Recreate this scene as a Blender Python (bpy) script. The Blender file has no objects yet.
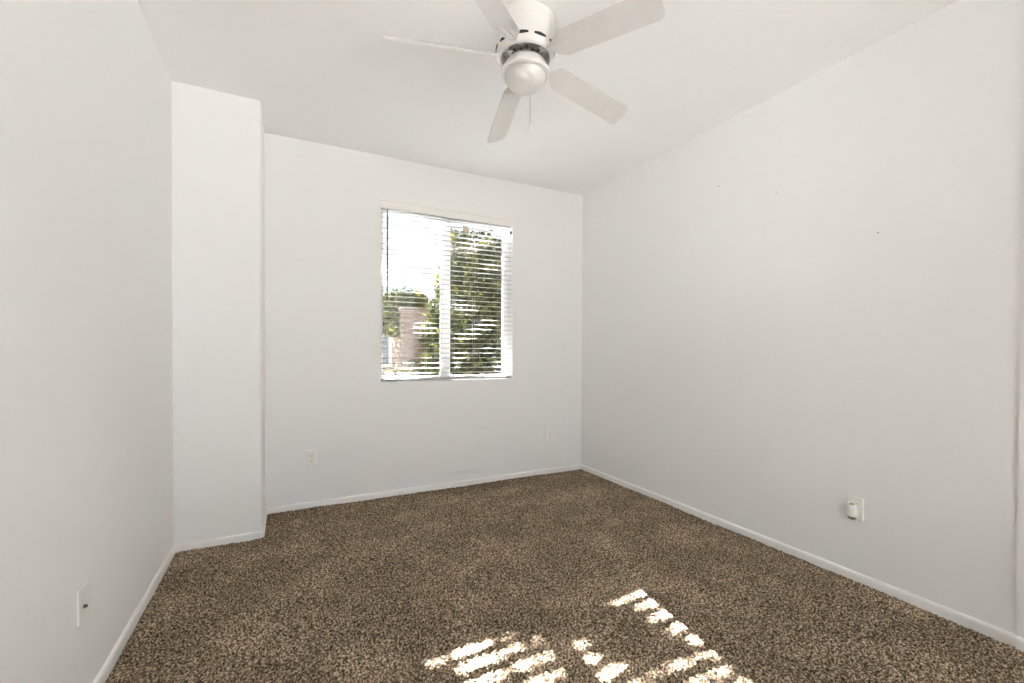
import bpy, bmesh, math, random
import numpy as np
from mathutils import Vector, Matrix

C = bpy.context.scene.collection
SC = bpy.context.scene
PI = math.pi
R = math.radians

# ------------------------------------------------------------------ camera
YAW, PITCH, ROLL = 0.4712, -0.0108, 0.0042
FPX, CYPX = 440.83, 13.14
EYE = 1.2
F = Vector((math.sin(YAW)*math.cos(PITCH), math.cos(YAW)*math.cos(PITCH), math.sin(PITCH)))
Rt = Vector((math.cos(YAW), -math.sin(YAW), 0))
Up = Rt.cross(F)
R2 = Rt*math.cos(ROLL) + Up*math.sin(ROLL)
U2 = -Rt*math.sin(ROLL) + Up*math.cos(ROLL)
cam = bpy.data.objects.new('camera', bpy.data.cameras.new('camera'))
C.objects.link(cam)
m = Matrix.Identity(4)
for i in range(3):
    m[i][0] = R2[i]; m[i][1] = U2[i]; m[i][2] = -F[i]
m[0][3], m[1][3], m[2][3] = 0, 0, EYE
cam.matrix_world = m
cam.data.sensor_width = 36
cam.data.lens = FPX/1024*36
cam.data.shift_y = CYPX/1024
cam.data.clip_start = 0.02
cam.data.clip_end = 300
SC.camera = cam

# ------------------------------------------------------------------ sky, sun, exposure
SKY_FRONT, SKY_BACK, SKY_TOP = 0.74, 2.05, 4.5
SUN_DIR = Vector((0.118, 1.0, 0.477))            # from the room towards the sun
world = bpy.data.worlds.new('sky'); SC.world = world
world.use_nodes = True
nt = world.node_tree; nt.nodes.clear()
wo = nt.nodes.new('ShaderNodeOutputWorld'); bg = nt.nodes.new('ShaderNodeBackground')
tc = nt.nodes.new('ShaderNodeTexCoord'); sx = nt.nodes.new('ShaderNodeSeparateXYZ')
rp = nt.nodes.new('ShaderNodeValToRGB')                      # colour by height
rp.color_ramp.elements[0].position = 0.0; rp.color_ramp.elements[0].color = (0.93, 0.965, 1.0, 1)
rp.color_ramp.elements[1].position = 0.9; rp.color_ramp.elements[1].color = (0.88, 0.94, 1.0, 1)
mr = nt.nodes.new('ShaderNodeMapRange')                      # sky made brighter behind the camera, extra fill for the room
mr.interpolation_type = 'SMOOTHSTEP'
mr.inputs[1].default_value = -0.6; mr.inputs[2].default_value = 0.5
mr.inputs[3].default_value = SKY_BACK; mr.inputs[4].default_value = SKY_FRONT
nt.links.new(tc.outputs['Generated'], sx.inputs[0])
nt.links.new(sx.outputs['Z'], rp.inputs[0]); nt.links.new(sx.outputs['Y'], mr.inputs[0])
nt.links.new(rp.outputs[0], bg.inputs[0]); 
m2 = nt.nodes.new('ShaderNodeMapRange'); m2.interpolation_type = 'SMOOTHSTEP'      # extra sky glow added high behind the house to light the rear slab
m2.inputs[1].default_value = 0.45; m2.inputs[2].default_value = 0.95; m2.inputs[3].default_value = 0; m2.inputs[4].default_value = SKY_TOP
m3 = nt.nodes.new('ShaderNodeMapRange'); m3.interpolation_type = 'SMOOTHSTEP'
m3.inputs[1].default_value = 0.15; m3.inputs[2].default_value = -0.25; m3.inputs[3].default_value = 0; m3.inputs[4].default_value = 1
ml = nt.nodes.new('ShaderNodeMath'); ml.operation = 'MULTIPLY_ADD'
nt.links.new(sx.outputs['Z'], m2.inputs[0]); nt.links.new(sx.outputs['Y'], m3.inputs[0])
nt.links.new(m2.outputs[0], ml.inputs[0]); nt.links.new(m3.outputs[0], ml.inputs[1]); nt.links.new(mr.outputs[0], ml.inputs[2])
nt.links.new(ml.outputs[0], bg.inputs[1])
nt.links.new(bg.outputs[0], wo.inputs[0])

sun = bpy.data.objects.new('sun', bpy.data.lights.new('sun', 'SUN'))
C.objects.link(sun)
sun.data.energy = 240.0
sun.data.angle = R(0.3)
sun.data.color = (1.0, 1.0, 1.0)
sun.rotation_euler = SUN_DIR.to_track_quat('Z', 'Y').to_euler()

SC.view_settings.view_transform = 'Standard'
SC.view_settings.look = 'None'
SC.view_settings.gamma = 1
SC.view_settings.use_curve_mapping = False
SC.view_settings.exposure = 0.94
SC.cycles.max_bounces = 16
SC.cycles.diffuse_bounces = 12
SC.cycles.transparent_max_bounces = 24
SC.cycles.sample_clamp_indirect = 12
SC.cycles.caustics_reflective = False
SC.cycles.caustics_refractive = False
SC.cycles.use_denoising = True

# ------------------------------------------------------------------ helpers
rnd = random.Random(7)
rng = np.random.default_rng(11)

def mat(name, col, rough=0.6, metal=0.0, spec=0.5):
    m = bpy.data.materials.new(name); m.use_nodes = True
    b = m.node_tree.nodes['Principled BSDF']
    b.inputs['Base Color'].default_value = (*col, 1)
    b.inputs['Roughness'].default_value = rough
    b.inputs['Metallic'].default_value = metal
    b.inputs['Specular IOR Level'].default_value = spec
    return m

def nodes_of(m):
    return m.node_tree.nodes, m.node_tree.links, m.node_tree.nodes['Principled BSDF']

def add_noise_color(m, c1, c2, scale, detail=2.0, lo=0.35, hi=0.65, bump=0.0, bump_scale=None, dist=0.01, coord='Object'):
    N, L, b = nodes_of(m)
    t = N.new('ShaderNodeTexCoord')
    n = N.new('ShaderNodeTexNoise'); n.inputs['Scale'].default_value = scale; n.inputs['Detail'].default_value = detail
    L.new(t.outputs[coord], n.inputs['Vector'])
    r = N.new('ShaderNodeValToRGB')
    r.color_ramp.elements[0].position = lo; r.color_ramp.elements[0].color = (*c1, 1)
    r.color_ramp.elements[1].position = hi; r.color_ramp.elements[1].color = (*c2, 1)
    L.new(n.outputs[0], r.inputs[0]); L.new(r.outputs[0], b.inputs['Base Color'])
    if bump:
        n2 = N.new('ShaderNodeTexNoise'); n2.inputs['Scale'].default_value = bump_scale or scale
        n2.inputs['Detail'].default_value = 3
        L.new(t.outputs[coord], n2.inputs['Vector'])
        bp = N.new('ShaderNodeBump'); bp.inputs['Strength'].default_value = bump; bp.inputs['Distance'].default_value = dist
        L.new(n2.outputs[0], bp.inputs['Height']); L.new(bp.outputs[0], b.inputs['Normal'])
    return m

def tag(o, label=None, cat=None, group=None, kind=None):
    if label: o['label'] = label
    if cat: o['category'] = cat
    if group: o['group'] = group
    if kind: o['kind'] = kind
    return o

def obj(name, bm, m, parent=None, smooth=False, autosmooth=None):
    me = bpy.data.meshes.new(name)
    bmesh.ops.recalc_face_normals(bm, faces=bm.faces[:])
    bm.to_mesh(me); bm.free()
    for k in (m if isinstance(m, (list, tuple)) else [m]):
        me.materials.append(k)
    if smooth:
        me.polygons.foreach_set('use_smooth', [True]*len(me.polygons))
    if autosmooth is not None:
        me.polygons.foreach_set('use_smooth', [True]*len(me.polygons))
        me.set_sharp_from_angle(angle=R(autosmooth))
    o = bpy.data.objects.new(name, me); C.objects.link(o)
    if parent: o.parent = parent
    return o

def empty(name, loc=(0, 0, 0), rotz=0.0):
    o = bpy.data.objects.new(name, None); C.objects.link(o)
    o.location = loc; o.rotation_euler = (0, 0, rotz); o.empty_display_size = 0.1
    return o

def struct(name, bm, m, **k):
    o = obj(name, bm, m, **k); o['kind'] = 'structure'; return o

def box(bm, x0, x1, y0, y1, z0, z1, bevel=0.0, seg=2):
    vs = [bm.verts.new((x, y, z)) for x in (x0, x1) for y in (y0, y1) for z in (z0, z1)]
    fs = [(0, 1, 3, 2), (4, 6, 7, 5), (0, 4, 5, 1), (2, 3, 7, 6), (0, 2, 6, 4), (1, 5, 7, 3)]
    faces = [bm.faces.new([vs[i] for i in f]) for f in fs]
    if bevel:
        ed = set(e for f in faces for e in f.edges)
        bmesh.ops.bevel(bm, geom=list(ed), offset=bevel, segments=seg, affect='EDGES', profile=0.5)
    return bm

def newbox(*a, **k):
    bm = bmesh.new(); return box(bm, *a, **k)

def lathe(bm, prof, n=48, c=(0, 0, 0), sx=1.0, sy=1.0, cap=True):
    """prof = [(r, z)...]; revolves about z through c"""
    rings = []
    for r, z in prof:
        if r < 1e-6:
            rings.append([bm.verts.new((c[0], c[1], c[2]+z))])
        else:
            rings.append([bm.verts.new((c[0]+sx*r*math.cos(2*PI*i/n), c[1]+sy*r*math.sin(2*PI*i/n), c[2]+z)) for i in range(n)])
    for a, b in zip(rings, rings[1:]):
        for i in range(n):
            j = (i+1) % n
            if len(a) == 1 and len(b) == 1: break
            if len(a) == 1: bm.faces.new((a[0], b[i], b[j]))
            elif len(b) == 1: bm.faces.new((a[i], b[0], a[j]))
            else: bm.faces.new((a[i], b[i], b[j], a[j]))
    if cap:
        for rg in (rings[0], rings[-1]):
            if len(rg) > 2: bm.faces.new(rg)
    return bm

def tube(bm, pts, rad, n=8):
    pts = [Vector(p) for p in pts]
    rs = rad if isinstance(rad, (list, tuple)) else [rad]*len(pts)
    rings = []
    for i, p in enumerate(pts):
        d = (pts[min(i+1, len(pts)-1)] - pts[max(i-1, 0)]).normalized()
        a = d.orthogonal().normalized() if abs(d.z) > 0.9 else d.cross(Vector((0, 0, 1))).normalized()
        if abs(d.z) > 0.9:
            a = (Vector((1, 0, 0)) - d*d.x).normalized()
        b = d.cross(a)
        rings.append([bm.verts.new(p + (a*math.cos(2*PI*k/n) + b*math.sin(2*PI*k/n))*rs[i]) for k in range(n)])
    for a, b in zip(rings, rings[1:]):
        for k in range(n):
            bm.faces.new((a[k], a[(k+1) % n], b[(k+1) % n], b[k]))
    bm.faces.new(rings[0]); bm.faces.new(rings[-1])
    return bm

def plate_outline(w, h, r, seg=5):
    pts = []
    for cx, cz, a0 in ((w/2-r, h/2-r, 0), (-w/2+r, h/2-r, 90), (-w/2+r, -h/2+r, 180), (w/2-r, -h/2+r, 270)):
        for k in range(seg+1):
            a = R(a0 + 90*k/seg)
            pts.append((cx + r*math.cos(a), cz + r*math.sin(a)))
    return pts

def slab(bm, outline, y_back, y_front, inset=0.0, cx=0, cz=0):
    """rounded plate in the local XZ plane, its face towards -Y; inset = soft front edge"""
    n = len(outline)
    def ring(y, k):
        return [bm.verts.new((cx + x*k[0], y, cz + z*k[1])) for x, z in outline]
    w = max(p[0] for p in outline); h = max(p[1] for p in outline)
    d = y_back - y_front
    rings = [ring(y_back, (1, 1)), ring(y_front + min(inset, d)*0.9, (1, 1))]
    if inset:
        rings.append(ring(y_front + inset*0.3, ((w-inset*0.35)/w, (h-inset*0.35)/h)))
        rings.append(ring(y_front, ((w-inset)/w, (h-inset)/h)))
    for a, b in zip(rings, rings[1:]):
        for i in range(n):
            bm.faces.new((a[i], a[(i+1) % n], b[(i+1) % n], b[i]))
    bm.faces.new(rings[0]); bm.faces.new(rings[-1])
    return bm

# ------------------------------------------------------------------ materials
def paint(name, c, bump=0.06):
    m = mat(name, c, 0.75, spec=0.25)
    d = tuple(x*0.985 for x in c)
    return add_noise_color(m, d, c, 1.3, 2, 0.3, 0.7, bump=bump, bump_scale=140, dist=0.002)
WALL = paint('wall_paint', (0.85, 0.852, 0.848))
CEIL = paint('ceiling_paint', (0.93, 0.93, 0.924), 0.1)
TRIM = mat('trim_paint', (0.86, 0.85, 0.825), 0.35)
VINYL = mat('white_vinyl', (0.86, 0.86, 0.85), 0.3)
SLAT = mat('blind_slat', (0.42, 0.418, 0.414), 0.45)
PLATE = mat('outlet_plastic', (0.86, 0.85, 0.82), 0.28)
DARK = mat('dark_slot', (0.02, 0.02, 0.02), 0.7)
STEEL = mat('grey_metal', (0.45, 0.43, 0.40), 0.35, 1.0)
BRASS = mat('dull_metal', (0.16, 0.14, 0.11), 0.45, 0.8)
FANW = mat('fan_white_enamel', (0.76, 0.745, 0.72), 0.3)
BLADE = mat('fan_blade_white', (0.80, 0.785, 0.755), 0.42)
add_noise_color(BLADE, (0.72, 0.705, 0.685), (0.75, 0.735, 0.715), 14, 3)
OPAL = mat('opal_glass', (0.70, 0.69, 0.67), 0.38)
OPAL.node_tree.nodes['Principled BSDF'].inputs['Subsurface Weight'].default_value = 0.15
OPAL.node_tree.nodes['Principled BSDF'].inputs['Subsurface Radius'].default_value = (0.02, 0.02, 0.02)
WAND = mat('smoky_acrylic', (0.09, 0.09, 0.09), 0.2)
AMBER = mat('amber_plastic', (0.28, 0.16, 0.07), 0.3)
GREYP = mat('grey_plastic', (0.22, 0.21, 0.19), 0.4)

GLASS = bpy.data.materials.new('window_glass'); GLASS.use_nodes = True
N = GLASS.node_tree.nodes; L = GLASS.node_tree.links; N.clear()
go = N.new('ShaderNodeOutputMaterial'); mx = N.new('ShaderNodeMixShader')
tr = N.new('ShaderNodeBsdfTransparent'); gl = N.new('ShaderNodeBsdfGlossy'); fr = N.new('ShaderNodeFresnel')
tr.inputs[0].default_value = (0.95, 0.95, 0.95, 1); gl.inputs['Roughness'].default_value = 0.02; fr.inputs[0].default_value = 1.45
L.new(fr.outputs[0], mx.inputs[0]); L.new(tr.outputs[0], mx.inputs[1]); L.new(gl.outputs[0], mx.inputs[2]); L.new(mx.outputs[0], go.inputs[0])

CARPET = mat('carpet_yarn', (0.16, 0.12, 0.08), 0.95, spec=0.05)
N, L, b = nodes_of(CARPET)
t = N.new('ShaderNodeTexCoord')
n1 = N.new('ShaderNodeTexNoise'); n1.inputs['Scale'].default_value = 112; n1.inputs['Detail'].default_value = 3; n1.inputs['Roughness'].default_value = 0.7
L.new(t.outputs['Object'], n1.inputs['Vector'])
r1 = N.new('ShaderNodeValToRGB')
e = r1.color_ramp.elements
e[0].position = 0.39; e[0].color = (0.030, 0.020, 0.012, 1)
e[1].position = 0.63; e[1].color = (0.60, 0.48, 0.35, 1)
k = e.new(0.5); k.color = (0.185, 0.135, 0.086, 1)
L.new(n1.outputs[0], r1.inputs[0])
n2 = N.new('ShaderNodeTexNoise'); n2.inputs['Scale'].default_value = 3.2; n2.inputs['Detail'].default_value = 4
L.new(t.outputs['Object'], n2.inputs['Vector'])
r2 = N.new('ShaderNodeMapRange'); r2.inputs[1].default_value = 0.46; r2.inputs[2].default_value = 0.70
r2.inputs[3].default_value = 0.92; r2.inputs[4].default_value = 1.32
L.new(n2.outputs[0], r2.inputs[0])
mm = N.new('ShaderNodeMix'); mm.data_type = 'RGBA'; mm.blend_type = 'MULTIPLY'; mm.inputs[0].default_value = 1.0
L.new(r1.outputs[0], mm.inputs[6]); L.new(r2.outputs[0], mm.inputs[7]); L.new(mm.outputs[2], b.inputs['Base Color'])

# ------------------------------------------------------------------ room shell
XL, XR, YF, YP, XP, H = -0.5986, 2.6532, 3.6545, 3.2033, -0.1458, 2.7576
YB = -1.6                                 # back wall, behind the camera
WX0, WX1, WZ0, WZ1 = 0.674, 1.866, 0.935, 2.385   # window opening
T = 0.18

bm = newbox(XL-T, XR+T, YB-T, YF+T, -0.2, -0.014)
struct('floor', bm, mat('subfloor', (0.25, 0.2, 0.15), 0.9))

# carpet: displaced pile
st = 0.0065
xs = np.arange(XL+0.004, XR-0.003, st); ys = np.arange(YB+0.01, YF-0.004, st)
gx, gy = np.meshgrid(xs, ys)
nx, ny = len(xs), len(ys)
jx = gx + rng.uniform(-.35, .35, gx.shape)*st; jy = gy + rng.uniform(-.35, .35, gx.shape)*st
low = 0.0016*(np.sin(gx*7.1+1.3*np.sin(gy*5.3)) + np.sin(gy*8.7+1.7*np.sin(gx*4.1)))
gz = rng.uniform(-0.0065, 0.0045, gx.shape) + low
co = np.stack([jx, jy, gz], -1).reshape(-1, 3)
idx = np.arange(nx*ny).reshape(ny, nx)
quads = np.stack([idx[:-1, :-1], idx[:-1, 1:], idx[1:, 1:], idx[1:, :-1]], -1).reshape(-1, 4)

def mesh_np(name, co, quads, m, parent=None):
    me = bpy.data.meshes.new(name)
    k = quads.shape[1]
    me.vertices.add(len(co)); me.vertices.foreach_set('co', co.astype(np.float32).ravel())
    me.loops.add(quads.size); me.loops.foreach_set('vertex_index', quads.astype(np.int32).ravel())
    me.polygons.add(len(quads)); me.polygons.foreach_set('loop_start', np.arange(0, quads.size, k, dtype=np.int32))
    me.update(calc_edges=True); me.validate()
    for q in (m if isinstance(m, (list, tuple)) else [m]): me.materials.append(q)
    o = bpy.data.objects.new(name, me); C.objects.link(o)
    if parent: o.parent = parent
    return o

cp = mesh_np('carpet', co, quads, CARPET)
tag(cp, 'speckled brown cut-pile carpet covering the whole floor', 'carpet', kind='stuff')

struct('ceiling', newbox(XL-T, XR+T, YB-T, YF+T, H, H+0.15), CEIL)
struct('wall_left', newbox(XL-T, XL, YB-T, YF+T, -0.2, H), WALL)
struct('wall_right', newbox(XR, XR+T, YB-T, YF+T, -0.2, H), WALL)
bm = bmesh.new()
for a in ((XL, WX0, -0.2, H), (WX1, XR, -0.2, H), (WX0, WX1, -0.2, WZ0), (WX0, WX1, WZ1, H)):
    box(bm, a[0], a[1], YF, YF+T, a[2], a[3])
bmesh.ops.remove_doubles(bm, verts=bm.verts[:], dist=1e-5)
struct('wall_far', bm, WALL)
# boxed-out corner with rounded (bullnose) vertical edge
bm = bmesh.new()
pts = [(XL, YF), (XL, YP)]
rr = 0.019
for k in range(7):
    a = R(-90 + 90*k/6)
    pts.append((XP - rr + rr*math.cos(a), YP + rr + rr*math.sin(a)))
pts.append((XP, YF))
lo_ = [bm.verts.new((x, y, -0.2)) for x, y in pts]; hi_ = [bm.verts.new((x, y, H)) for x, y in pts]
n = len(pts)
for i in range(n): bm.faces.new((lo_[i], lo_[(i+1) % n], hi_[(i+1) % n], hi_[i]))
bm.faces.new(lo_); bm.faces.new(hi_)
struct('wall_corner', bm, WALL, autosmooth=30)
# slight jog of the right wall at the frame's edge; back wall with a wide glazed door, added unseen to let in fill daylight
YJ = 0.655
struct('wall_near', newbox(XR-0.010, XR, YB, YJ, -0.2, H), WALL)
DX0, DX1, DZ1 = -0.35, 2.45, 2.45
bm = bmesh.new()
box(bm, XL, DX0, YB-T, YB, -0.2, H); box(bm, DX1, XR, YB-T, YB, -0.2, H); box(bm, DX0, DX1, YB-T, YB, DZ1, H)
struct('wall_back', bm, WALL)
bm = bmesh.new()
dm = (DX0+DX1)/2
for a in ((DX0, DX0+.06, 0, DZ1), (DX1-.06, DX1, 0, DZ1), (DX0, DX1, DZ1-.06, DZ1), (DX0, DX1, -.014, .05), (dm-.04, dm+.04, 0, DZ1)):
    box(bm, a[0], a[1], YB-0.1, YB-0.05, a[2], a[3])
d1 = struct('added_door', bm, VINYL)
for x0, x1 in ((DX0+.05, dm-.03), (dm+.03, DX1-.05)):
    obj('pane', newbox(x0, x1, YB-0.078, YB-0.072, .04, DZ1-.05), GLASS, d1)

# baseboards
BT, BH = 0.014, 0.046
def baseboard(name, path, lf=1):
    """path in plan, wall on the right-hand side when walking; profile grows to the left"""
    prof = [(0, -0.02), (BT, -0.02), (BT, BH*0.62), (BT*0.93, BH*0.8), (BT*0.7, BH*0.93), (BT*0.35, BH), (0, BH)]
    bm = bmesh.new()
    P = [Vector((x, y)) for x, y in path]
    nrm = []
    for i in range(len(P)):
        ds = []
        if i > 0: ds.append((P[i]-P[i-1]).normalized())
        if i < len(P)-1: ds.append((P[i+1]-P[i]).normalized())
        ns = [Vector((-d.y, d.x)) for d in ds]
        q = sum(ns, Vector((0, 0))).normalized()
        nrm.append(q / max(0.3, q.dot(ns[0])))
    rings = [[bm.verts.new((P[i].x + nrm[i].x*o, P[i].y + nrm[i].y*o, z)) for o, z in prof] for i in range(len(P))]
    k = len(prof)
    for a, b in zip(rings, rings[1:]):
        for j in range(k): bm.faces.new((a[j], a[(j+1) % k], b[(j+1) % k], b[j]))
    bm.faces.new(rings[0]); bm.faces.new(rings[-1])
    return struct(name, bm, TRIM, autosmooth=50)
baseboard('baseboard_left', [(XL, YP), (XL, YB+.02)])
cr = [(XP, YF-BT), (XP, YP+rr)] + [(XP - rr + rr*math.cos(R(-30*k)), YP + rr + rr*math.sin(R(-30*k))) for k in (1, 2)] + [(XP-rr, YP), (XL+BT, YP)]
baseboard('baseboard_corner', cr)
baseboard('baseboard_far', [(XR, YF), (XP, YF)])
baseboard('baseboard_right', [(XR, YJ), (XR, YF-BT)])
baseboard('baseboard_near', [(XR-.01, YB+.01), (XR-.01, YJ-.002)])

# ------------------------------------------------------------------ window_1: white vinyl slider
FY0, FY1 = YF+0.115, YF+0.170
bm = bmesh.new()
fw = 0.034
for a in ((WX0, WX0+fw, WZ0, WZ1), (WX1-fw, WX1, WZ0, WZ1), (WX0+fw, WX1-fw, WZ0, WZ0+0.030), (WX0+fw, WX1-fw, WZ1-0.034, WZ1)):
    box(bm, a[0], a[1], FY0, FY1, a[2], a[3], 0.002)
win = struct('window_1', bm, VINYL)
def sash(x0, x1, y0, y1, z0, z1, s, nm, par):
    bm = bmesh.new()
    sl, sr, sb, stp = s
    box(bm, x0, x0+sl, y0, y1, z0, z1, 0.002); box(bm, x1-sr, x1, y0, y1, z0, z1, 0.002)
    box(bm, x0+sl, x1-sr, y0, y1, z0, z0+sb, 0.002); box(bm, x0+sl, x1-sr, y0, y1, z1-stp, z1, 0.002)
    o = obj(nm, bm, VINYL, par)
    ym = (y0+y1)/2
    obj('pane', newbox(x0+sl-.004, x1-sr+.004, ym-.002, ym+.002, z0+sb-.004, z1-stp+.004), GLASS, o)
    return o
z0, z1 = WZ0+0.030, WZ1-0.034
sash(WX0+fw-.004, 1.246, FY0+.004, FY0+.026, z0-.004, z1, (0.004, 0.036, 0.012, 0.012), 'sliding_sash', win)
sash(1.232, WX1-fw+.003, FY0+.030, FY0+.052, z0-.004, z1, (0.078, 0.004, 0.008, 0.010), 'fixed_sash', win)
bm = newbox(1.214, 1.226, FY0-.010, FY0+.004, 1.60, 1.68, 0.003)
obj('sash_latch', bm, VINYL, win)

# ------------------------------------------------------------------ window blind
BX0, BX1 = WX0+0.006, WX1-0.006
BY = YF + 0.032                       # middle of the slats
bl = empty('window_blind', ((WX0+WX1)/2, YF, WZ0))
tag(bl, 'white horizontal slat blind, lowered with open slats over the window', 'blind')
def bpart(name, bm, m, **k):
    bmesh.ops.translate(bm, verts=bm.verts[:], vec=-Vector(bl.location))
    return obj(name, bm, m, bl, **k)
VX0, VX1 = 0.655, 1.889
bm = bmesh.new()
prof = [(0.0, 2.338), (-0.014, 2.338), (-0.016, 2.343), (-0.016, 2.380), (-0.013, 2.392), (-0.018, 2.400), (-0.016, 2.407), (0.0, 2.407)]
for sgn, xx in ((0, VX0), (1, VX1)):
    pass
ra = [bm.verts.new((VX0, YF-.002+o, z)) for o, z in prof]; rb = [bm.verts.new((VX1, YF-.002+o, z)) for o, z in prof]
for i in range(len(prof)):
    j = (i+1) % len(prof); bm.faces.new((ra[i], ra[j], rb[j], rb[i]))
bm.faces.new(ra); bm.faces.new(rb)
bpart('valance', bm, TRIM)
bpart('head_rail', newbox(BX0, BX1, YF+.008, YF+.058, 2.340, 2.383, 0.002), SLAT)
bm = bmesh.new()
pitch = 0.0425; ztop = 2.318; ns = 32
for i in range(ns):
    z = ztop - i*pitch
    sec = [(-.025, 0.0), (-.012, .0016), (0, .0022), (.012, .0016), (.025, 0.0), (.025, -.0028), (.012, -.0012), (0, -.0006), (-.012, -.0012), (-.025, -.0028)]
    tl = R(4.0)
    A = [bm.verts.new((BX0, BY + y*math.cos(tl) - q*math.sin(tl), z + q*math.cos(tl) + y*math.sin(tl))) for y, q in sec]
    B = [bm.verts.new((BX1, BY + y*math.cos(tl) - q*math.sin(tl), z + q*math.cos(tl) + y*math.sin(tl))) for y, q in sec]
    for k in range(10): bm.faces.new((A[k], A[(k+1) % 10], B[(k+1) % 10], B[k]))
    bm.faces.new(A); bm.faces.new(B)
bpart('slats', bm, SLAT)
zl = ztop - ns*pitch
bpart('bottom_rail', newbox(BX0, BX1, BY-.026, BY+.026, WZ0+.004, WZ0+.024, 0.003), SLAT)
for x in (0.80, 1.05, 1.30, 1.49, 1.74):
    bm = bmesh.new()
    for yy in (BY-.026, BY+.026):
        tube(bm, [(x, yy, 2.342), (x, yy, WZ0+.022)], 0.0008, 5)
    bpart('ladder_cord', bm, SLAT)
bm = tube(bmesh.new(), [(0.722, YF-.004, 2.338), (0.722, YF-.008, 2.28), (0.722, YF-.008, 1.60)], [0.003, 0.006, 0.006], 6)
bpart('tilt_wand', bm, WAND)
bm = newbox(1.845, 1.8605, YF+.010, YF+.022, 2.272, 2.302, 0.002)
bpart('end_bracket', bm, DARK)

# ------------------------------------------------------------------ ceiling fan
FC = Vector((1.012, 1.860, H))
fan = empty('ceiling_fan', FC)
tag(fan, 'white five-blade flush-mount ceiling fan with a round dome light and pull chain', 'ceiling fan')
def zz(z): return z - H
bm = lathe(bmesh.new(), [(0.126, 0.0), (0.142, -0.004), (0.143, -0.010), (0.140, zz(2.650)), (0.141, zz(2.625)), (0.137, zz(2.600)), (0.128, zz(2.587)), (0.119, zz(2.583)), (0.114, zz(2.588)), (0.112, zz(2.632)), (0.0, zz(2.634))], 64, cap=True)
hs = obj('motor_housing', bm, FANW, fan, autosmooth=40)
# cooling slots in the housing, as thin dark curved openings
for k in range(10):
    bm = bmesh.new()
    a0 = R(36*k + 6); a1 = a0 + R(25)
    rr_, zc_, hh = 0.1405, zz(2.619), 0.0075
    inner, outer = [], []
    for j in range(9):
        a = a0 + (a1-a0)*j/8
        h_ = hh*math.sqrt(max(0.15, 1-abs(j-4)/4*0.7))
        inner.append([bm.verts.new((rr_*math.cos(a)*f, rr_*math.sin(a)*f, zc_+s*h_)) for f, s in ((0.99, -1), (1.004, -1), (1.004, 1), (0.99, 1))])
    for A, B in zip(inner, inner[1:]):
        for q in range(4): bm.faces.new((A[q], A[(q+1) % 4], B[(q+1) % 4], B[q]))
    bm.faces.new(inner[0]); bm.faces.new(inner[-1])
    obj('cooling_slot', bm, DARK, hs)
# rotor hub: grey die-cast flywheel with screws, switch cup below
bm = lathe(bmesh.new(), [(0.0, zz(2.630)), (0.080, zz(2.629)), (0.084, zz(2.606)), (0.076, zz(2.598)), (0.060, zz(2.596)), (0.052, zz(2.586)), (0.0, zz(2.586))], 48)
hub = obj('rotor_hub', bm, STEEL, fan, autosmooth=40)
for k in range(15):
    a = R(24*k+7)
    rr_ = 0.064 if k % 2 else 0.075
    bm = lathe(bmesh.new(), [(0.0, zz(2.600)), (0.007, zz(2.600)), (0.007, zz(2.590)), (0.004, zz(2.588)), (0.0, zz(2.588))], 10, (rr_*math.cos(a), rr_*math.sin(a), 0))
    obj('screw', bm, BRASS, hub, autosmooth=40)
bm = lathe(bmesh.new(), [(0.0, zz(2.598)), (0.046, zz(2.598)), (0.048, zz(2.560)), (0.0, zz(2.560))], 36)
obj('switch_housing', bm, FANW, fan, autosmooth=40)
bm = lathe(bmesh.new(), [(0.0, zz(2.572)), (0.060, zz(2.572)), (0.088, zz(2.568)), (0.098, zz(2.556)), (0.106, zz(2.540)), (0.114, zz(2.528)), (0.1165, zz(2.517)), (0.115, zz(2.508)), (0.107, zz(2.504)), (0.098, zz(2.505)), (0.094, zz(2.512)), (0.0, zz(2.514))], 64)
obj('light_fitter', bm, FANW, fan, autosmooth=50)
gp = [(0.097, zz(2.512))]
for k in range(0, 13):
    a = R(90*k/12)
    gp.append((0.0965*math.cos(a) if k < 12 else 0.0, zz(2.504) - 0.074*math.sin(a)))
obj('glass_dome', lathe(bmesh.new(), gp, 64, cap=False), OPAL, fan, smooth=True)
# pull chain hanging from the far side of the fitter
px, py = 0.029*Rt.x + 0.112*F.x, 0.029*Rt.y + 0.112*F.y
bm = bmesh.new()
tube(bm, [(px, py, zz(2.515)), (px, py, zz(2.335))], 0.0011, 6)
z = 2.510
while z > 2.34:
    lathe(bm, [(0, zz(z+.0024)), (.0017, zz(z+.0014)), (.0017, zz(z-.0014)), (0, zz(z-.0024))], 6, (px, py, 0)); z -= 0.006
ch = obj('pull_chain', bm, STEEL, fan)
obj('chain_pull', lathe(bmesh.new(), [(0.0, zz(2.338)), (0.003, zz(2.334)), (0.0055, zz(2.318)), (0.005, zz(2.308)), (0, zz(2.304))], 12, (px, py, 0)), FANW, ch, smooth=True)

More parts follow.
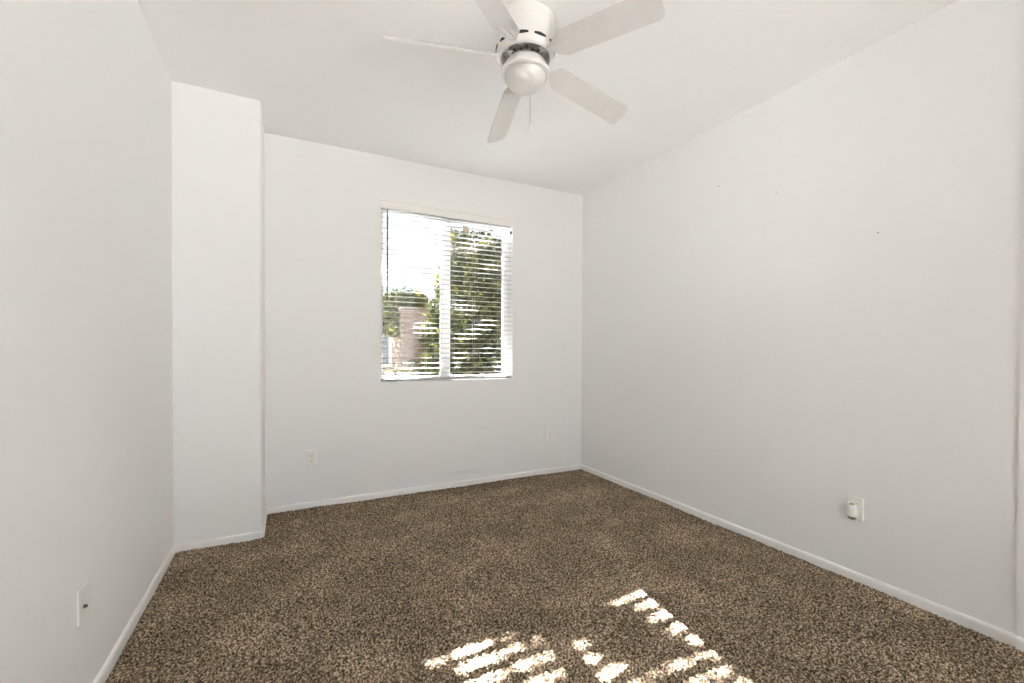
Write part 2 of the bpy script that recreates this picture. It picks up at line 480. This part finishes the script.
TH = (5.6, 77.6, 165.2, 219.3, 296.0); PH = (-19, -23.2, -38.9, -15.9, -22); DR = (.141, .148, -.01, .007, .059)
bw, br0, br1, bth = 0.126, 0.165, 0.648, 0.006
off = Vector((1.009-FC.x, 1.856-FC.y, 2.586-H))
for th, ph, dr in zip(TH, PH, DR):
    th, ph = R(th), R(ph)
    a = Vector((math.cos(th), math.sin(th), 0)); w = Vector((-math.sin(th)*math.cos(ph), math.cos(th)*math.cos(ph), math.sin(ph)))
    nn = a.cross(w).normalized()
    def bp(r, s, h): return off + a*r + w*s + Vector((0, 0, -dr*r)) + nn*h
    # outline: rounded root, slightly clipped tip corners
    hw = bw/2
    ol = []
    for k in range(9):                       # root half-ellipse
        q = R(90 + 180*k/8); ol.append((br0+0.05 + 0.05*math.cos(q), hw*0.96*math.sin(q)))
    tc_ = 0.026
    ol += [(br1-tc_, -hw)]
    for k in range(1, 5):
        q = R(-90 + 90*k/5); ol.append((br1-tc_ + tc_*math.cos(q), -hw+tc_ + tc_*math.sin(q)))
    ol += [(br1, -hw+tc_), (br1+.004, 0), (br1, hw-tc_)]
    for k in range(1, 5):
        q = R(90*k/5); ol.append((br1-tc_ + tc_*math.cos(q), hw-tc_ + tc_*math.sin(q)))
    ol += [(br1-tc_, hw)]
    bm = bmesh.new()
    lo_ = [bm.verts.new(bp(r, s, -bth/2)) for r, s in ol]; hi_ = [bm.verts.new(bp(r, s, bth/2)) for r, s in ol]
    for i in range(len(ol)):
        j = (i+1) % len(ol); bm.faces.new((lo_[i], lo_[j], hi_[j], hi_[i]))
    bm.faces.new(lo_); bm.faces.new(hi_)
    bo = obj('blade', bm, BLADE, fan)
    # blade iron: flat arm from the hub, spreading into three fingers under the blade
    bm = bmesh.new()
    def strip(pts, wd, tk=0.005):
        prev = None
        for r, s, h, q in pts:
            cur = [bm.verts.new(bp(r, s+u*wd*q, h+v*tk)) for u, v in ((-.5, -.5), (.5, -.5), (.5, .5), (-.5, .5))]
            if prev:
                for i in range(4): bm.faces.new((prev[i], prev[(i+1) % 4], cur[(i+1) % 4], cur[i]))
            else: bm.faces.new(cur)
            prev = cur
        bm.faces.new(prev)
    strip([(0.062, 0, 0.022, 1.1), (0.10, 0, 0.018, .9), (0.135, 0, 0.002, .8), (0.165, 0, -0.0062, 1.1), (0.23, 0, -0.0062, .7)], 0.026)
    for s in (-1, 1):
        strip([(0.145, s*.004, -0.0055, .8), (0.172, s*.030, -0.0060, .7), (0.205, s*.040, -0.0060, .9), (0.225, s*.040, -0.006, .6)], 0.022)
    for (r, s) in ((0.222, 0), (0.207, .04), (0.207, -.04)):
        c_ = bp(r, s, -0.0095)
        bmesh.ops.create_uvsphere(bm, u_segments=8, v_segments=5, radius=0.005, matrix=Matrix.Translation(c_))
    obj('blade_iron', bm, BLADE, bo)

# ------------------------------------------------------------------ wall outlets and plates
def outlet(loc, rotz, label):
    t = empty('wall_outlet', loc, rotz)
    tag(t, label, 'outlet')
    pl = obj('cover_plate', slab(bmesh.new(), plate_outline(0.072, 0.116, 0.005), 0.0, -0.0065, 0.004), PLATE, t)
    for s in (-1, 1):
        bm = slab(bmesh.new(), plate_outline(0.033, 0.028, 0.010), -0.005, -0.0085, 0.001, 0, s*0.0195)
        rc = obj('receptacle', bm, PLATE, t)
        bm = bmesh.new()
        for xx, hh in ((-.0065, .0045), (.0065, .0038)):
            box(bm, xx-.0012, xx+.0012, -0.0088, -0.0070, s*.0195+.003-hh, s*.0195+.003+hh)
        lathe(bm, [(0, 0), (.0026, 0), (.0026, .0016), (0, .0016)], 10)
        vs = [v for v in bm.verts if abs(v.co.y) < .004 and abs(v.co.x) < .003 and abs(v.co.z) < .003]
        for v in vs:
            x, y, z = v.co; v.co = (x, -0.0087 + z, s*.0195-.0085 + y)
        obj('slots', bm, DARK, rc)
    bm = bmesh.new(); lathe(bm, [(0, 0), (.003, 0), (.003, .0012), (0, .0012)], 12)
    for v in bm.verts:
        x, y, z = v.co; v.co = (x, -0.0062 - z, y)
    obj('screw', bm, STEEL, t)
    return t
outlet((0.162, YF, 0.378), 0, 'white duplex outlet on the window wall near the boxed-out corner')
outlet((2.276, YF, 0.372), 0, 'white duplex outlet on the window wall near the right corner')
outlet((XR, 1.231, 0.380), R(-90), 'white duplex outlet on the right wall with a plug-in freshener in it')

t = empty('cable_plate', (XL, 1.908, 0.367), R(90))
tag(t, 'white cable wall plate with one metal connector on the left wall', 'wall plate')
obj('cover_plate', slab(bmesh.new(), plate_outline(0.072, 0.116, 0.005), 0.0, -0.0050, 0.003), PLATE, t)
bm = bmesh.new()
lathe(bm, [(0, 0), (.006, 0), (.006, .0025), (.0044, .003), (.0044, .009), (.0030, .009), (.0030, .008), (0, .008)], 12)
for v in bm.verts:
    x, y, z = v.co; v.co = (x, -0.0048 - z, y - 0.011)
obj('connector', bm, BRASS, t, autosmooth=40)
for s in (-1, 1):
    bm = bmesh.new(); lathe(bm, [(0, 0), (.003, 0), (.003, .0012), (0, .0012)], 12)
    for v in bm.verts:
        x, y, z = v.co; v.co = (x, -0.0047 - z, y + s*.042)
    obj('screw', bm, PLATE, t)

# plug-in air freshener: rounded white shell, open amber top, grey scent bottle underneath
t = empty('air_freshener', (XR-0.0015, 1.238, 0.367), R(-90))
tag(t, 'white plug-in air freshener with amber top slot, in the right wall outlet', 'air freshener')
K = 0.88
bm = bmesh.new()
rings = []
n = 28
prof = [(-.030, .022, .020), (-.026, .0255, .024), (-.010, .0270, .027), (.012, .0265, .026), (.030, .0240, .023), (.038, .0215, .020), (.040, .0195, .018)]
for z, hw, dp in prof:
    rings.append([bm.verts.new((hw*math.cos(2*PI*k/n), -0.0285 + dp*math.sin(2*PI*k/n) - max(0, z)*0.10 + 0.002, z + (0.005*math.sin(2*PI*k/n) if z > .036 else 0.003*math.sin(2*PI*k/n) if z > .02 else 0))) for k in range(n)])
for a, b in zip(rings, rings[1:]):
    for k in range(n): bm.faces.new((a[k], a[(k+1) % n], b[(k+1) % n], b[k]))
bm.faces.new(rings[0])
inn = [bm.verts.new(((v.co.x)*0.82, -0.0285 + (v.co.y+0.0285)*0.82 - .0005, v.co.z - 0.010)) for v in rings[-1]]
for k in range(n): bm.faces.new((rings[-1][k], rings[-1][(k+1) % n], inn[(k+1) % n], inn[k]))
sh = obj('shell', bm, PLATE, t, autosmooth=50)
bm = bmesh.new()
bm.faces.new([bm.verts.new(v) for v in [(0.80*.0195*math.cos(2*PI*k/n), -0.0310 + .80*.018*math.sin(2*PI*k/n), .0345+.004*math.sin(2*PI*k/n)) for k in range(n)]])
r_ = bmesh.ops.extrude_face_region(bm, geom=bm.faces[:])
for v in [g for g in r_['geom'] if isinstance(g, bmesh.types.BMVert)]: v.co.z -= .004
obj('scent_wick', bm, AMBER, t)
bm = lathe(bmesh.new(), [(0, -.046), (.012, -.046), (.0185, -.043), (.0215, -.036), (.0215, -.029), (0, -.029)], 24, (0, -0.0265, 0), 1.0, 0.9)
obj('scent_bottle', bm, GREYP, t, autosmooth=50)
bm = newbox(-.012, .012, -.0065, 0.0, -.012, .016, .002)
obj('plug', bm, PLATE, t)
t.scale = (0.95, 0.80, 0.97)

# three small picture nails left in the right wall
for y, z, lab in ((2.074, 2.336, 'small nail high on the right wall, nearest the window wall'), (1.670, 2.166, 'small nail on the right wall, middle one of three'), (1.147, 1.798, 'small nail on the right wall, lowest and nearest the camera')):
    t = empty('picture_nail', (XR, y, z), R(-90))
    tag(t, lab, 'nail', 'nails left in the right wall')
    bm = bmesh.new(); lathe(bm, [(0, -.004), (.0016, -.004), (.0016, .005), (.0036, .005), (.0036, .0064), (0, .0070)], 10)
    for v in bm.verts:
        x, yv, zv = v.co; v.co = (x, -zv, yv)
    bm.verts.ensure_lookup_table()
    obj('nail_body', bm, mat('nail_steel', (0.3, 0.28, 0.26), 0.5, 0.6), t, autosmooth=40)

# ------------------------------------------------------------------ outside
GROUND = mat('yard_ground', (0.36, 0.32, 0.27), 0.95, spec=0.1)
add_noise_color(GROUND, (0.07, 0.06, 0.045), (0.11, 0.095, 0.07), 3.0, 4, bump=0.3, bump_scale=30)
bm = newbox(-30, 40, -30, 70, -0.5, -0.21)
struct('ground_yard', bm, GROUND)
BOUNCE_SLAB = mat('bounce_concrete', (0.72, 0.70, 0.66), 0.9, spec=0.1)  # pale colour of the added light-bouncing slabs
add_noise_color(BOUNCE_SLAB, (0.76, 0.76, 0.76), (0.80, 0.80, 0.80), 4.0, 4)
bm = newbox(-14, 2.2, 5.0, 10.6, -0.25, -0.19, .01)
box(bm, -14, -0.6, YF+T+.02, 4.98, -0.25, -0.19, .01)
struct('ground_bounce_front', bm, BOUNCE_SLAB)  # slabs out of view, laid out to bounce sun up through the window
struct('ground_bounce_back', newbox(-5, 7, -9, YB-T-.01, -0.25, -0.10, .01), BOUNCE_SLAB)  # unseen pale slab, added to bounce sky light in from behind
STUCCO = mat('house_stucco', (0.42, 0.37, 0.30), 0.9, spec=0.1)
add_noise_color(STUCCO, (0.16, 0.138, 0.105), (0.185, 0.16, 0.125), 2.0, 4, bump=0.3, bump_scale=60)
BLOCK = mat('tan_block', (0.36, 0.27, 0.21), 0.9, spec=0.1)
N, L, b = nodes_of(BLOCK)
t = N.new('ShaderNodeTexCoord'); bk = N.new('ShaderNodeTexBrick'); mp = N.new('ShaderNodeMapping')
mp.inputs['Rotation'].default_value = (R(90), 0, 0)
L.new(t.outputs['Object'], mp.inputs[0]); L.new(mp.outputs[0], bk.inputs[0])
bk.inputs['Color1'].default_value = (0.042, 0.032, 0.025, 1); bk.inputs['Color2'].default_value = (0.037, 0.028, 0.022, 1); bk.inputs['Mortar'].default_value = (0.033, 0.025, 0.02, 1)
bk.inputs['Scale'].default_value = 1.0; bk.inputs['Brick Width'].default_value = 0.4; bk.inputs['Row Height'].default_value = 0.2; bk.inputs['Mortar Size'].default_value = 0.008
L.new(bk.outputs[0], b.inputs['Base Color'])
TILE = mat('roof_tile', (0.24, 0.16, 0.12), 0.85)
add_noise_color(TILE, (0.20, 0.13, 0.10), (0.30, 0.2, 0.15), 8, 3)
WGLASS = mat('house_window_glass', (0.07, 0.085, 0.095), 0.25, spec=0.25)
BARK = mat('bark', (0.10, 0.075, 0.055), 0.95, spec=0.1)
add_noise_color(BARK, (0.07, 0.05, 0.04), (0.14, 0.11, 0.085), 12, 4, bump=0.6, bump_scale=20, dist=0.02)

def leaf_mat(name, c1, c2, c3, trans=0.35):
    m = bpy.data.materials.new(name); m.use_nodes = True
    N = m.node_tree.nodes; L = m.node_tree.links; N.clear()
    o = N.new('ShaderNodeOutputMaterial'); d = N.new('ShaderNodeBsdfDiffuse'); tl = N.new('ShaderNodeBsdfTranslucent')
    mx = N.new('ShaderNodeMixShader'); mx.inputs[0].default_value = trans
    tcn = N.new('ShaderNodeTexCoord'); nz = N.new('ShaderNodeTexNoise'); nz.inputs['Scale'].default_value = 3.5; nz.inputs['Detail'].default_value = 3
    r = N.new('ShaderNodeValToRGB'); e = r.color_ramp.elements
    e[0].position = 0.38; e[0].color = (*c1, 1); e[1].position = 0.68; e[1].color = (*c3, 1)
    k = e.new(0.52); k.color = (*c2, 1)
    L.new(tcn.outputs['Object'], nz.inputs[0]); L.new(nz.outputs[0], r.inputs[0])
    L.new(r.outputs[0], d.inputs[0]); L.new(r.outputs[0], tl.inputs[0])
    L.new(d.outputs[0], mx.inputs[1]); L.new(tl.outputs[0], mx.inputs[2]); L.new(mx.outputs[0], o.inputs[0])
    return m
LEAF_D = leaf_mat('leaf_dark', (0.008, 0.010, 0.005), (0.016, 0.019, 0.007), (0.036, 0.037, 0.012), 0.10)
LEAF_Y = leaf_mat('leaf_yellow', (0.018, 0.021, 0.008), (0.045, 0.046, 0.014), (0.095, 0.083, 0.020), 0.2)
LEAF_HAZE = leaf_mat('leaf_haze', (0.10, 0.125, 0.115), (0.15, 0.18, 0.165), (0.22, 0.24, 0.21), 0.2)

def leaves(name, pts, size, m, parent, droop=0.3):
    """one folded leaf per point: two quads sharing a midrib"""
    n = len(pts)
    d = rng.normal(size=(n, 3)); d[:, 2] -= droop; d /= np.linalg.norm(d, axis=1)[:, None]
    u = rng.normal(size=(n, 3)); u -= (u*d).sum(1)[:, None]*d; u /= np.linalg.norm(u, axis=1)[:, None]
    v = np.cross(d, u)
    s = size*rng.uniform(0.7, 1.3, n)[:, None]
    P = np.asarray(pts)
    vs = np.stack([P - d*s*.5, P + u*s*.24 + v*s*.07 - d*s*.05, P + d*s*.5, P - u*s*.24 + v*s*.07 - d*s*.05], 1)
    co = vs.reshape(-1, 3)
    q = np.arange(n*4).reshape(n, 4)
    tri = np.concatenate([q[:, [0, 1, 2]], q[:, [0, 2, 3]]])
    if parent is not None:
        co = co - np.array(parent.location)
    return mesh_np(name, co, tri, m, parent)

def blob_pts(blobs, n, surf=0.6):
    vol = np.array([b[3]*b[4]*b[5] for b in blobs])**0.75
    ks = rng.choice(len(blobs), n, p=vol/vol.sum())
    B = np.array(blobs)[ks]
    d = rng.normal(size=(n, 3)); d /= np.linalg.norm(d, axis=1)[:, None]
    r = rng.uniform(0.35, 1.0, n)**surf
    return B[:, :3] + d*B[:, 3:6]*r[:, None]

def tree(name, base, label, cat, blobs, nleaf, size, m, trunk_r, limbs, m2=None, n2=0):
    t = empty(name, base); tag(t, label, cat)
    bm = bmesh.new()
    b0 = Vector(base)
    for pts, r0, r1 in limbs:
        P = [Vector(p) - b0 for p in pts]
        tube(bm, P, [r0 + (r1-r0)*i/(len(P)-1) for i in range(len(P))], 8)
    obj('trunk', bm, BARK, t, autosmooth=60)
    leaves('foliage', blob_pts(blobs, nleaf), size, m, t)
    if m2: leaves('new_growth', blob_pts(blobs, n2, 0.2), size, m2, t)
    return t

GZ = -0.21
# big leafy tree right outside, filling the right-hand pane
blobs = [(3.9, 9.3, 1.2, 0.95, .8, .8), (3.3, 9.0, 1.8, .75, .7, .8), (4.6, 9.6, 1.5, .8, .7, .9), (3.7, 9.2, 2.5, .9, .8, .7),
         (4.4, 9.5, 2.9, .75, .7, .75), (3.35, 9.1, 2.9, .45, .5, .45), (4.5, 9.8, 3.5, .5, .5, .45), (3.0, 8.9, 0.9, .6, .6, .7), (4.0, 9.6, .6, 1.2, .7, .5), (2.75, 8.9, 1.5, .35, .4, .4), (3.3, 9.0, 3.45, .2, .25, .35), (4.9, 9.8, 2.6, .6, .6, .9)]
tree('leafy_tree', (3.9, 9.4, GZ), 'large leafy green tree filling the right-hand window pane', 'tree', blobs, 11000, 0.13, LEAF_D, .12,
     [([(3.9, 9.4, GZ), (3.85, 9.4, .8), (3.95, 9.4, 1.7), (4.2, 9.5, 2.8), (4.4, 9.7, 3.5)], .11, .03), ([(3.88, 9.4, .9), (3.5, 9.2, 1.8), (3.3, 9.1, 2.8), (3.3, 9.0, 3.4)], .07, .015), ([(3.93, 9.4, 1.4), (4.5, 9.6, 2.0), (4.9, 9.8, 2.6)], .06, .015)], LEAF_Y, 2600)
# smaller yellow-green tree behind the block wall
blobs = [(2.15, 11.2, 2.25, .38, .4, .34), (2.55, 11.3, 2.3, .4, .4, .36), (2.9, 11.2, 2.35, .35, .4, .36), (2.4, 11.2, 1.8, .5, .3, .3)]
tree('yellow_green_tree', (2.45, 11.3, GZ), 'small yellow-green tree behind the tan block wall', 'tree', blobs, 2600, 0.13, LEAF_Y, .06,
     [([(2.45, 11.3, GZ), (2.5, 11.3, 1.0), (2.45, 11.3, 2.2)], .06, .02), ([(2.48, 11.3, 1.2), (2.8, 11.25, 2.3)], .04, .012), ([(2.48, 11.3, 1.1), (2.15, 11.2, 2.2)], .04, .012)], LEAF_D, 900)
# trees far beyond, distance haze put into their pale blue-green leaf colour
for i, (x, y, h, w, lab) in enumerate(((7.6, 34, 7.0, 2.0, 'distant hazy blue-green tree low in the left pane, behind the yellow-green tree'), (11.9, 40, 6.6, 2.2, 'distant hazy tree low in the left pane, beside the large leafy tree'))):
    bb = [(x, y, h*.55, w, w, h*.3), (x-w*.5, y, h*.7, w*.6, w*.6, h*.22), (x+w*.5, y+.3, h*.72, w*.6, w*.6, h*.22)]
    tree('distant_tree', (x, y, GZ), lab, 'tree', bb, 2200, 0.42, LEAF_HAZE, .2, [([(x, y, GZ), (x+.1, y, h*.4), (x, y, h*.7)], .2, .06)])
# dark shrub with arching leaves in front of the block wall
blobs = [(2.05, 8.9, .55, .25, .2, .30), (1.95, 8.9, .25, .4, .3, .35), (2.3, 8.95, .9, .12, .12, .16)]
tree('garden_shrub', (2.0, 8.9, GZ), 'dark arching shrub in front of the tan block wall', 'shrub', blobs, 420, 0.12, LEAF_D, .02,
     [([(2.0, 8.9, GZ), (2.1, 8.9, .4), (2.3, 8.95, .95)], .02, .006), ([(2.0, 8.9, GZ), (1.9, 8.9, .5)], .02, .006)])
# tan block garden wall
gw = empty('garden_wall', (4.2, 10.05, GZ))
tag(gw, 'tan concrete block garden wall behind the shrub and trees', 'garden wall')
obj('wall_body', newbox(-1.91, 4.2, -.09, .09, 0, 2.28), BLOCK, gw)
obj('wall_cap', newbox(-1.94, 4.23, -.12, .12, 2.28, 2.35, .01), BLOCK, gw)
# neighbour's cream stucco house, its corner seen at the left edge of the window
hx1 = 3.66
hb = empty('neighbour_house', (0.0, 16, GZ))
tag(hb, 'cream stucco house with a grey window beyond the garden wall', 'house')
obj('house_wall', newbox(-7, hx1, 0, 6, 0, 2.55), STUCCO, hb)
bm = bmesh.new()
e0 = [(-7.4, -.35, 2.5), (hx1+.25, -.35, 2.5), (hx1+.25, 6.3, 2.5), (-7.4, 6.3, 2.5)]
lo_ = [bm.verts.new(p) for p in e0]; md = [bm.verts.new((p[0], p[1], 2.62)) for p in e0]
rA = bm.verts.new((-4.2, 3, 3.5)); rB = bm.verts.new((hx1-2.6, 3, 3.5))
bm.faces.new(lo_)
for i in range(4): bm.faces.new((lo_[i], lo_[(i+1) % 4], md[(i+1) % 4], md[i]))
bm.faces.new((md[0], md[1], rB, rA)); bm.faces.new((md[1], md[2], rB)); bm.faces.new((md[2], md[3], rA, rB)); bm.faces.new((md[3], md[0], rA))
obj('roof', bm, TILE, hb)
bm = bmesh.new()
for a in ((2.2, 2.28, .80, 2.48), (3.22, 3.30, .80, 2.48), (2.28, 3.22, .80, .88), (2.28, 3.22, 2.40, 2.48)):
    box(bm, a[0], a[1], -.05, .02, a[2], a[3], .005)
wn = obj('house_window', bm, VINYL, hb)
obj('window_pane', newbox(2.27, 3.23, -.02, 0.01, .87, 2.41), WGLASS, wn)

# tall spreading tree: its high leaf layer, out of view, has gaps cut to shape the carpet's sun spots
SPOTS = ((0.519,1.653,0.049,0.040),(0.658,1.655,0.071,0.048),(0.631,1.566,0.049,0.033),(0.721,1.570,0.031,0.034),(0.638,1.486,0.087,0.050),(0.825,1.655,0.021,0.026),(0.799,1.506,0.035,0.039),(0.807,1.401,0.048,0.040),(0.887,1.419,0.046,0.037),(0.930,1.504,0.032,0.030),(1.067,1.429,0.025,0.036),(1.040,1.324,0.027,0.043),(1.396,1.672,0.041,0.035),(1.467,1.675,0.037,0.037),(1.559,1.670,0.054,0.048),(1.561,1.589,0.037,0.036),(1.548,1.512,0.041,0.042),(1.536,1.423,0.049,0.047),(1.523,1.328,0.042,0.043),(1.512,1.233,0.040,0.040),(1.466,1.517,0.035,0.041),(1.465,1.418,0.028,0.030),(1.087,1.249,0.060,0.036),(1.338,1.151,0.055,0.039),(0.937,1.319,0.037,0.025),(1.208,1.172,0.061,0.026),(1.440,1.124,0.040,0.035))
sp = np.array(SPOTS)
n = 60000
fx = rng.uniform(0.1, 1.95, n); fy = rng.uniform(-1.5, 1.75, n)
yy = rng.uniform(13.9, 14.6, n)
tt = yy - fy
px_ = fx + .118*tt; pz_ = .477*tt
keep = np.ones(n, bool)
LR = 0.010
for a, b_, rx, ry in sp:
    keep &= ~((((fx-a)/(rx+LR))**2 + ((fy-b_)/(ry+LR))**2) < 1)
hole = (np.sin(fx*13+2*np.sin(fy*7)) + np.sin(fy*11+3*np.sin(fx*5)) > 0.75) & (fy < 1.0)
keep &= ~hole
pts = np.stack([px_, yy, pz_], 1)[keep]
tb = (5.6, 14.4, GZ)
tt_ = empty('tall_tree', tb)
tag(tt_, 'tall spreading tree behind the large leafy tree, crown reaching above the window', 'tree')
bm = bmesh.new()
b0 = Vector(tb)
for P, r0, r1 in (([(5.6, 14.4, GZ), (5.5, 14.4, 2.5), (5.6, 14.4, 4.6), (5.3, 14.4, 7.5)], .2, .07), ([(5.55, 14.4, 4.4), (4.5, 14.35, 5.9), (3.3, 14.3, 6.5), (1.8, 14.3, 7.0)], .1, .02), ([(5.5, 14.4, 5.5), (4.2, 14.5, 7.4), (2.8, 14.4, 7.6)], .07, .02), ([(5.58, 14.4, 4.0), (6.6, 14.5, 5.6), (7.0, 14.5, 6.5)], .08, .02)):
    P = [Vector(p) - b0 for p in P]
    tube(bm, P, [r0 + (r1-r0)*i/(len(P)-1) for i in range(len(P))], 8)
obj('trunk', bm, BARK, tt_, autosmooth=60)
leaves('sun_gap_sprays', pts, 0.055, LEAF_D, tt_)
blobs = [(5.0, 14.4, 6.9, 1.3, .9, .7), (6.3, 14.5, 6.6, 1.2, .9, .9), (5.6, 14.5, 8.0, 1.6, 1.0, .6), (6.0, 14.6, 4.7, .9, .7, .8), (6.6, 14.6, 3.4, .8, .7, 1.0), (3.4, 14.5, 8.6, 1.5, .8, .5), (5.2, 14.6, 3.4, .7, .6, 1.0), (7.2, 14.6, 2.2, 1.0, .7, 1.0), (5.6, 14.6, 1.6, 1.2, .7, 1.0)]
leaves('foliage', blob_pts(blobs, 6500), 0.17, LEAF_D, tt_)
